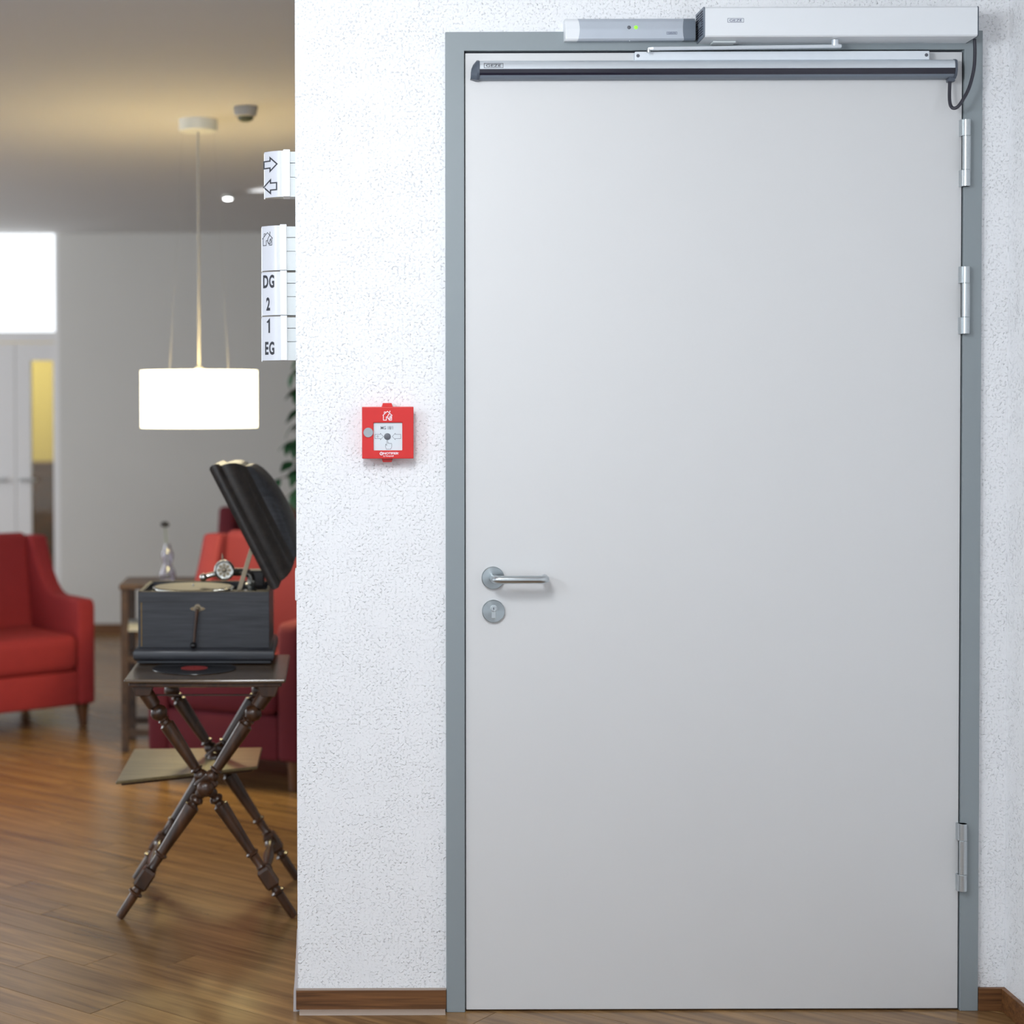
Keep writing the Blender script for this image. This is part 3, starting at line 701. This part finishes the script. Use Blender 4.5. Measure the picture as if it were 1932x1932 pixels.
# lid
th = math.radians(63); lu = Vector((-math.cos(th), 0, math.sin(th))); ln3 = Vector((math.sin(th), 0, math.cos(th)))
hinge = Vector((W2 + .006, 0, H1 + .006)); LL = .413
def lp_(a, y, h): return hinge + lu*a + Vector((0, y, 0)) + ln3*h
def rect_ring(inset, h, m=10, dome=None):
    a0, a1, y0, y1 = inset, LL - inset, -D2 - .003 + inset, D2 + .003 - inset
    pts = []
    for k in range(m): pts.append((a0 + (a1 - a0)*k/m, y0))
    for k in range(m): pts.append((a1, y0 + (y1 - y0)*k/m))
    for k in range(m): pts.append((a1 - (a1 - a0)*k/m, y1))
    for k in range(m): pts.append((a0, y1 - (y1 - y0)*k/m))
    return pts
def ringmesh(rs):
    """rs: list of lists of 3D points, same length"""
    mb = MB(); q = len(rs[0]); vs = [p for r in rs for p in r]; fs = []
    for i in range(len(rs) - 1):
        for k in range(q): fs.append((i*q + k, i*q + (k + 1) % q, (i + 1)*q + (k + 1) % q, (i + 1)*q + k))
    return mb.add(vs, fs)
sidep = [(.016, .001), (.004, 0), (-.002, .006), (-.004, .014), (-.003, .024), (.002, .031), (.008, .034), (.0095, .037), (.010, .046), (.014, .062), (.022, .078), (.034, .092), (.044, .0985), (.046, .102)]
rs = [[lp_(a, y, h) for a, y in rect_ring(i, h)] for i, h in sidep]
inner = [[lp_(a, y, h) for a, y in rect_ring(i, h)] for i, h in ((.016, .001), (.018, .040), (.040, .084))]
rm = ringmesh(rs); 
q = 40
ld = rm.build('lid', 'lid_wood', gm, smooth=38)
im = ringmesh(inner); im.f.append(tuple(range(2*q, 3*q)))
im.build('lid_lining', 'lid_wood', ld)
base = rect_ring(.046, .102); ca = sum(p[0] for p in base)/len(base)
drs = []
for k in range(0, 11):
    s = math.cos(PI/2*k/10.4); h = .1022 + .056*(math.sin(PI/2*k/10.4))**.8
    ring = []
    for a, y in base:
        da, dy = (a - ca), y
        # blend from rectangle to ellipse
        ang = math.atan2(dy/.116, da/.1605); ea, ey = .1605*math.cos(ang), .116*math.sin(ang)
        t = min(1, k/5); ring.append(lp_(ca + (da*(1 - t) + ea*t)*s, (dy*(1 - t) + ey*t)*s, h))
    drs.append(ring)
dm = ringmesh(drs); dm.f.append(tuple(range(10*q, 11*q)))
dm.build('lid_dome', 'case_wood', ld, smooth=60)
# turntable, tone arm, sound box, stay
tx, ty = -.045, .0
MB().lathe([(0, .010), (.012, .012), (.013, .126), (.016, .128), (.020, .127), (.0215, .122), (.0216, .0)], (tx, ty, H1 - .022), seg=48).build('turntable', 'nickel', gm, smooth=35)
MB().lathe([(0, .120), (.0014, .120), (.0014, .0)], (tx, ty, H1 - .0003), seg=48).build('platter_disc', 'lamp_gleam', gm)  # disc on the turntable, lamp reflection painted into its colour
MB().lathe([(0, .003), (.008, .0026), (.009, .001)], (tx, ty, H1), seg=12).build('spindle', 'nickel', gm, smooth=40)
ta = MB().tube(bez([(.132, .03, H1 - .01), (.134, .03, H1 + .022), (.122, .028, H1 + .040), (.090, .020, H1 + .043), (.058, .005, H1 + .044)], 8), .0125, 14, rads=None)
ta.build('tone_arm', 'nickel', gm, smooth=60)
MB().lathe([(0, .020), (.006, .020), (.010, .015), (.022, .0145), (.024, .017), (.028, .017), (.030, .013)], (.132, .03, H1 - .022), seg=24).build('arm_bracket', 'nickel', gm, smooth=40)
sbc = (.053, -.010, H1 + .052)
sb = MB().lathe([(-.006, .018), (-.004, .031), (.004, .0325), (.0085, .0315), (.010, .028), (.0075, .0250), (.005, .0245), (.0045, .0)], sbc, (0, -1, 0), 32).build('sound_box', 'nickel', gm, smooth=35)
MB().lathe([(0, .008), (.003, .0075), (.005, .004), (.0055, .0)], (sbc[0], sbc[1] - .0045, sbc[2]), (0, -1, 0), 18).build('diaphragm_boss', 'old_steel', sb, smooth=60)
fl_ = MB()
for k in range(8):
    a = 2*PI*k/8; c_, s_ = math.cos(a), math.sin(a)
    pet = [(.008, -.0026), (.016, -.0058), (.0215, -.004), (.0215, .004), (.016, .0058), (.008, .0026)]
    fl_.prism(pet, 0, .0012, lambda p, r, t: (sbc[0] + p*c_ - r*s_, sbc[1] - .0046 - t, sbc[2] + p*s_ + r*c_))
fl_.build('diaphragm_petals', 'old_steel', sb)
MB().tube(bez([(sbc[0] - .028, sbc[1], sbc[2] - .012), (.010, -.008, H1 + .036), (-.006, -.010, H1 + .032)], 5), .0085, 10).build('sound_box_neck', 'nickel', sb, smooth=60)
MB().sphere((-.012, -.014, H1 + .030), .0125).build('thumb_screw', 'nickel', sb, smooth=60)
MB().lathe([(0, .003), (.010, .0025), (.018, .0012), (.022, .0006)], (sbc[0] - .004, sbc[1] - .002, sbc[2] + .031), (-.1, 0, 1), 8).build('needle_clamp', 'old_steel', sb, smooth=40)
d0 = Vector((.102, -.120, H1 - .012)); d1 = lp_(.155, -.120, .02)
dd = (d1 - d0).normalized(); nn_ = Vector((dd.z, 0, -dd.x))
stay = MB(); pr = []
for t in (0, 1):
    c = d0 + (d1 - d0)*t
    for sx, sy in ((-1, -1), (1, -1), (1, 1), (-1, 1)): pr.append(c + nn_*.0068*sx + Vector((0, .0015*sy, 0)))
stay.add(pr, [(3, 2, 1, 0), (4, 5, 6, 7)] + [(k, (k + 1) % 4, 4 + (k + 1) % 4, 4 + k) for k in range(4)]).build('lid_stay', 'old_steel', gm, bevel=.0008)
for x in (-.163, -.150):
    MB().lathe([(-.006, .004), (0, .0085), (.004, .0095), (.006, .0085)], (x - .002, -.128, H1 - .012), seg=16).build('needle_cup', 'nickel', gm, smooth=40)
MB().bbox(.125, .175, .03, .10, H1 - .004, H1 + .046, .004).build('horn_mouth', 'lid_wood', gm)
MB().lathe([(0, .007), (.004, .007), (.006, .004)], (-W2, -.10, .118), (-1, 0, 0), 14).build('brake_knob', 'lid_wood', gm, smooth=40)
# crank
cx_, cz_ = -.018, .166
es = [(-.0235, 0), (-.017, .0045), (-.011, .0055), (-.006, .0125), (0, .0145), (.006, .0125), (.011, .0055), (.017, .0045), (.0235, 0), (.017, -.0045), (.011, -.0055), (.006, -.0095), (0, -.0115), (-.006, -.0095), (-.011, -.0055), (-.017, -.0045)]
ec = MB().prism(es, -D2 - .0022, -D2 + .0005, lambda a, b_, t: (cx_ + a, t, cz_ + b_)).build('crank_escutcheon', 'old_steel', gm, bevel=.0006)
for s in (-1, 1):
    MB().lathe([(0, .0024), (.001, .0020)], (cx_ + s*.0165, -D2 - .0022, cz_), (0, -1, 0), 10).build('screw', 'brass', ec, smooth=40)
ck = MB().lathe([(0, .0085), (.006, .0085), (.008, .006), (.020, .0058)], (cx_, -D2 - .002, cz_), (0, -1, 0), 18).build('crank', 'old_steel', gm, smooth=40)
MB().tube([(cx_, -D2 - .020, cz_ + .003), (cx_ - .005, -D2 - .021, cz_ - .05), (cx_ - .009, -D2 - .022, cz_ - .100)], .0044, 10, rads=[.0058, .0046, .0040]).build('crank_arm', 'dark_wood', ck, smooth=60)
MB().sphere((cx_ - .011, -D2 - .026, cz_ - .108), .0105, sy=1.2).build('crank_knob', 'shellac', ck, smooth=60)

# ------------------------------------------------------------------ pendant lamp, detector, ceiling spot
pc = Vector((-.461, 2.60, 0))
pl = thing('pendant_lamp', 'glowing white drum pendant lamp hanging from the lounge ceiling', 'lamp', (pc.x, pc.y, CEIL)); PO = tuple(pl.location)
sz0, sz1, sr = 1.400, 1.622, .2285
MB().lathe([(0, sr), (sz1 - sz0, sr), (sz1 - sz0, sr - .004), (0, sr - .004), (0, sr)], (pc.x, pc.y, sz0), seg=64, caps=False).build('lamp_shade', 'shade', pl, PO, smooth=30)
MB().lathe([(0, .001), (0, sr - .006), (.003, sr - .006), (.003, .001)], (pc.x, pc.y, sz0 + .006), seg=48).build('diffuser', 'shade_diff', pl, PO)
MB().lathe([(0, .02), (.02, .018), (.03, .006)], (pc.x, pc.y, sz1 - .012), seg=20).build('lamp_holder', 'lamp_white', pl, PO, smooth=40)
for k in range(3):
    a = 2*PI*k/3 + .5; MB().tube([(pc.x, pc.y, sz1 - .006), (pc.x + (sr - .005)*math.cos(a), pc.y + (sr - .005)*math.sin(a), sz1 - .006)], .003, 8).build('shade_spoke', 'lamp_white', pl, PO, smooth=60)
MB().tube([(pc.x, pc.y, sz1), (pc.x, pc.y, CEIL - .03)], .0042, 10).build('cord', 'lamp_cord', pl, PO, smooth=60)
for s in (-1, 1): MB().tube([(pc.x + s*.115, pc.y, sz1 - .004), (pc.x + s*.060, pc.y, CEIL - .02)], .0004, 6).build('suspension_wire', 'lamp_cord', pl, PO)
MB().lathe([(0, .070), (.003, .074), (.046, .076), (.046, .01)], (pc.x, pc.y, CEIL - .046), seg=40).build('canopy', 'lamp_white', pl, PO, smooth=35)
light('pendant_bulb', 'POINT', (pc.x, pc.y, 1.56), 1.6, (1, .88, .60), .05)
light('pendant_downlight', 'SPOT', (pc.x, pc.y, sz0 - .012), 82, (1, .80, .36), .19, spot_size=math.radians(150), spot_blend=.6)
sd = thing('smoke_detector', 'small grey smoke detector on the lounge ceiling right of the pendant lamp', 'smoke detector', (-.2637, 2.30, CEIL)); SO = tuple(sd.location)
MB().lathe([(0, .034), (.004, .040), (.034, .046), (.038, .044)], (-.2637, 2.30, CEIL - .038), seg=28).build('detector_body', 'detector', sd, SO, smooth=40)
MB().lathe([(0, .014), (.006, .027), (.018, .032)], (-.2637, 2.30, CEIL - .055), seg=28).build('detector_cap', 'detector_dark', sd, SO, smooth=40)
cs_ = thing('ceiling_spot', 'tiny bright spotlight on the far lounge ceiling behind the arrow sign', 'spotlight', (-.4664, 5.0, CEIL)); CO = tuple(cs_.location)
MB().lathe([(0, .026), (.018, .028), (.020, .014)], (-.4664, 5.0, CEIL - .030), seg=20).build('spot_housing', 'lamp_white', cs_, CO, smooth=40)
MB().lathe([(0, .014), (.004, .022)], (-.4664, 5.0, CEIL - .0345), seg=20).build('spot_lens', 'spot_glow', cs_, CO)
light('ceiling_spot_light', 'SPOT', (-.45, 4.99, CEIL - .075), 9, (.93, .96, 1), .02, rot=(0, math.radians(-94), math.radians(-30)), spot_size=math.radians(56), spot_blend=.6)

# ------------------------------------------------------------------ armchairs
def armchair(label, loc, rz, m, zs=1.0):
    c = thing('armchair', label, 'armchair', loc, rz, 'red upholstered lounge armchairs')
    c.scale = (1, 1, zs); w2, d2 = .33, .35
    side = [(-d2, .105), (-d2, .555), (-d2 + .012, .590)]
    side += [(-.22, .592), (-.12, .592)]
    for k in range(1, 9):
        t = k/8; side.append((-.12 + .27*t - .02*t*t, .592 + .268*t**2.2))
    side += [(.22, .858), (.33, .84), (.35, .105)]
    for s in (-1, 1):
        MB().prism(side, -.045, .045, lambda a, b_, t: (s*(w2 - .045) + t, a, b_)).build('arm', m, c, bevel=.018, bseg=3).data.set_sharp_from_angle(angle=3.1)
    bk = [(.10, .36), (.17, .862), (.21, .872), (.32, .85), (.345, .105), (.16, .105)]
    MB().prism(bk, -w2 + .085, w2 - .085, lambda a, b_, t: (t, a, b_)).build('backrest', m, c, bevel=.02, bseg=3)
    MB().bbox(-w2 + .088, w2 - .088, -d2 - .012, .16, .26, .432, .045, 4).build('seat_cushion', m, c, smooth=60)
    MB().bbox(-w2 + .088, w2 - .088, -d2 + .004, .16, .105, .262, .012, 2).build('seat_base', m, c, smooth=60)
    for sx in (-1, 1):
        for sy in (-1, 1):
            MB().lathe([(0, .019), (.05, .024), (.112, .036)], (sx*(w2 - .045) + .004*sx, sy*(d2 - .05), 0), (0, -.12*sy, 1), 10).build('leg', 'chair_leg', c, smooth=50)
    return c
armchair('red armchair at the left edge facing right towards the gramophone table', (-1.500, 3.93, 0), math.radians(36), 'chair')
armchair('shade-darkened red armchair directly behind the gramophone', (-.235, 2.86, 0), math.radians(-24), 'chair_shaded', 1.10)
armchair('shade-darkened red armchair farthest back behind the raised gramophone lid', (-.215, 5.00, 0), math.radians(-6), 'chair_shaded', 1.09)

# ------------------------------------------------------------------ side table with vase
stt = thing('side_table', 'dark brown small side table with glass vase behind gramophone', 'table', (-.675, 3.37, 0))
X0, X1, Y0, Y1 = -.172, .172, -.17, .17
MB().bbox(X0, X1, Y0, Y1, .700, .722, .003).build('table_top', 'side_wood', stt)
for x in (X0 + .022, X1 - .022):
    for y in (Y0 + .022, Y1 - .022):
        MB().box(x - .015, x + .015, y - .015, y + .015, 0, .70).build('leg', 'side_wood', stt, bevel=.002)
MB().bbox(X0 + .01, X1 - .01, Y0 + .01, Y1 - .01, .520, .536, .002).build('shelf', 'lamp_cord', stt)
MB().bbox(X0 + .01, X1 - .01, Y0 + .01, Y1 - .01, .385, .402, .002).build('shelf', 'side_wood', stt)
for y in (Y0 + .022, Y1 - .022):
    MB().box(X0 + .03, X1 - .03, y - .010, y + .010, .070, .098).build('stretcher', 'side_wood', stt)
vx, vy, vz = -.648, 3.30, .7225
va = MB().lathe([(0, .030), (.004, .033), (.02, .036), (.045, .034), (.065, .022), (.08, .018), (.10, .024), (.118, .027), (.135, .020), (.150, .014), (.165, .013),
                 (.165, .010), (.150, .011), (.135, .017), (.118, .024), (.10, .021), (.08, .015), (.065, .019), (.045, .031), (.02, .033), (.006, .028)], (vx, vy, vz), seg=28)
tag(va.build('glass_vase', 'vase', origin=(vx, vy, vz), smooth=60), 'small clear glass vase on the dark side table', 'vase')
fw = thing('flower', 'single dark flower on a thin stem standing in the glass vase', 'flower', (vx, vy, vz + .02)); FW = tuple(fw.location)
MB().tube([(vx + .003, vy, vz + .012), (vx, vy, vz + .12), (vx - .010, vy, vz + .243)], .0016, 8).build('stem', 'stem', fw, FW)
hd = MB(); hd.sphere((vx - .010, vy, vz + .250), .014, 12, 8)
for k in range(9):
    a = 2*PI*k/9; hd.sphere((vx - .010 + .012*math.cos(a), vy + .012*math.sin(a), vz + .247 + .004*(k % 2)), .008, 8, 6)
hd.build('flower_head', 'flower', fw, FW, smooth=60)

# ------------------------------------------------------------------ potted ficus, mostly behind the wall
px_, py_ = .22, 4.35
fc = thing('potted_ficus', 'leafy green ficus tree partly hidden behind the white wall', 'plant', (px_, py_, 0)); FCO = tuple(fc.location)
MB().lathe([(0, .12), (.01, .125), (.26, .165), (.28, .17), (.30, .168), (.30, .150), (.27, .148)], (px_, py_, 0), seg=32, caps=True).build('pot', 'pot', fc, FCO, smooth=40)
MB().lathe([(0, .145), (.012, .140), (.014, .0)], (px_, py_, .265), seg=28).build('soil', 'soil', fc, FCO)
MB().tube([(px_, py_, .25), (px_ + .02, py_, .7), (px_ - .01, py_ + .01, 1.2), (px_, py_, 1.75)], .016, 10, rads=[.02, .017, .013, .006]).build('trunk', 'bark', fc, FCO, smooth=60)
lf = MB()
for i, (t, ww) in enumerate(((0, .003), (.25, .017), (.5, .021), (.75, .013), (1, .0008))):
    lf.v += [(t*.078, -ww, -.10*t*t*.3), (t*.078, 0, .004 - .10*t*t*.3), (t*.078, ww, -.10*t*t*.3)]
for i in range(4):
    for k in range(2): lf.f.append((i*3 + k, i*3 + k + 1, i*3 + k + 4, i*3 + k + 3))
lfo = lf.build('leaf', 'leafgreen', fc, smooth=60)
lme = lfo.data
r5 = random.Random(11); first = True; nl = 0
for br in range(22):
    a = r5.uniform(0, 2*PI); z0 = r5.uniform(.85, 1.65); ln = r5.uniform(.18, .42)
    if br % 2 == 0: a = PI + r5.uniform(-.5, .5); ln = r5.uniform(.33, .42); z0 = .86 + br*.042
    p0 = Vector((px_, py_, z0 - .05)); p1 = p0 + Vector((math.cos(a)*ln*.6, math.sin(a)*ln*.6, .13)); p2 = p0 + Vector((math.cos(a)*ln, math.sin(a)*ln, .06))
    MB().tube([p0, p1, p2], .004, 6, rads=[.005, .004, .002]).build('branch', 'bark', fc, FCO, smooth=60)
    for k in range(10):
        t = r5.uniform(.35, 1); p = p0.lerp(p1, t*2) if t < .5 else p1.lerp(p2, t*2 - 1)
        o = lfo if first else copy_obj(lfo, fc); first = False; nl += 1
        o.location = p - Vector(FCO); o.rotation_euler = (r5.uniform(-.6, .6), r5.uniform(.1, 1.2), a + r5.uniform(-1.4, 1.4)); o.scale = [r5.uniform(.85, 1.3)]*3

# ------------------------------------------------------------------ glazed double door at the back and what stands behind it
d2 = thing('door_2', 'white double door with narrow glass panel and bright transom', 'door', (-2.3, YB, 0)); d2['kind'] = 'structure'; D2O = tuple(d2.location)
yA, yB_ = YB + .02, YB + .09
MB().box(-2.915, -1.70, yA - .01, yB_ + .01, 1.895, 1.960).build('transom_rail', 'door_white', d2, D2O)
MB().box(-1.700, -1.675, yA - .01, yB_ + .01, 0, CEIL).build('door_jamb', 'door_white', d2, D2O)
MB().box(-2.95, -2.915, yA - .01, yB_ + .01, 0, CEIL).build('door_jamb', 'door_white', d2, D2O)
MB().box(-2.915, -1.70, yA + .02, yA + .035, 1.960, CEIL).build('transom_pane', 'transom', d2, D2O)
def glazed_leaf(x0, x1, g0, g1, hside):
    z0, z1 = .01, 1.89; gz0, gz1 = .31, 1.775
    m = MB().box(x0, g0, yA, yA + .05, z0, z1).box(g1, x1, yA, yA + .05, z0, z1).box(g0, g1, yA, yA + .05, z0, gz0).box(g0, g1, yA, yA + .05, gz1, z1)
    lf_ = m.build('door_leaf', 'door_white', d2, D2O)
    MB().box(g0, g1, yA + .02, yA + .027, gz0, gz1).build('glass_panel', 'pane', lf_, D2O)
    hm = MB().tube([(hside, yA - .002, 1.0), (hside, yA - .05, 1.0), (hside + .11*(1 if hside < -1.97 else -1)*-1, yA - .05, 1.0)], .010, 8)
    hm.build('handle', 'steel', lf_, D2O, smooth=50)
glazed_leaf(-1.962, -1.702, -1.862, -1.716, -1.93)
glazed_leaf(-2.912, -1.966, -2.76, -2.12, -2.04)
sbd = thing('sideboard', 'brown wooden sideboard seen through the glass of the far door', 'sideboard', (-2.3, 9.15, 0)); SBO = tuple(sbd.location)
MB().box(-3.4, -1.4, 8.95, 9.38, .08, 1.02).build('body', 'side_cab', sbd, SBO)
MB().box(-3.42, -1.38, 8.93, 9.39, 1.02, 1.05).build('top', 'side_cab', sbd, SBO)
for k in range(4):
    x = -3.38 + k*.495
    dr = MB().box(x, x + .485, 8.932, 8.95, .10, 1.0).build('door', 'side_cab', sbd, SBO, bevel=.003)
    MB().sphere((x + .44, 8.92, .6), .014, 10, 8).build('knob', 'brass', dr, SBO, smooth=60)
MB().box(-3.36, -1.44, 8.98, 9.36, 0, .08).build('plinth', 'shellac', sbd, SBO)
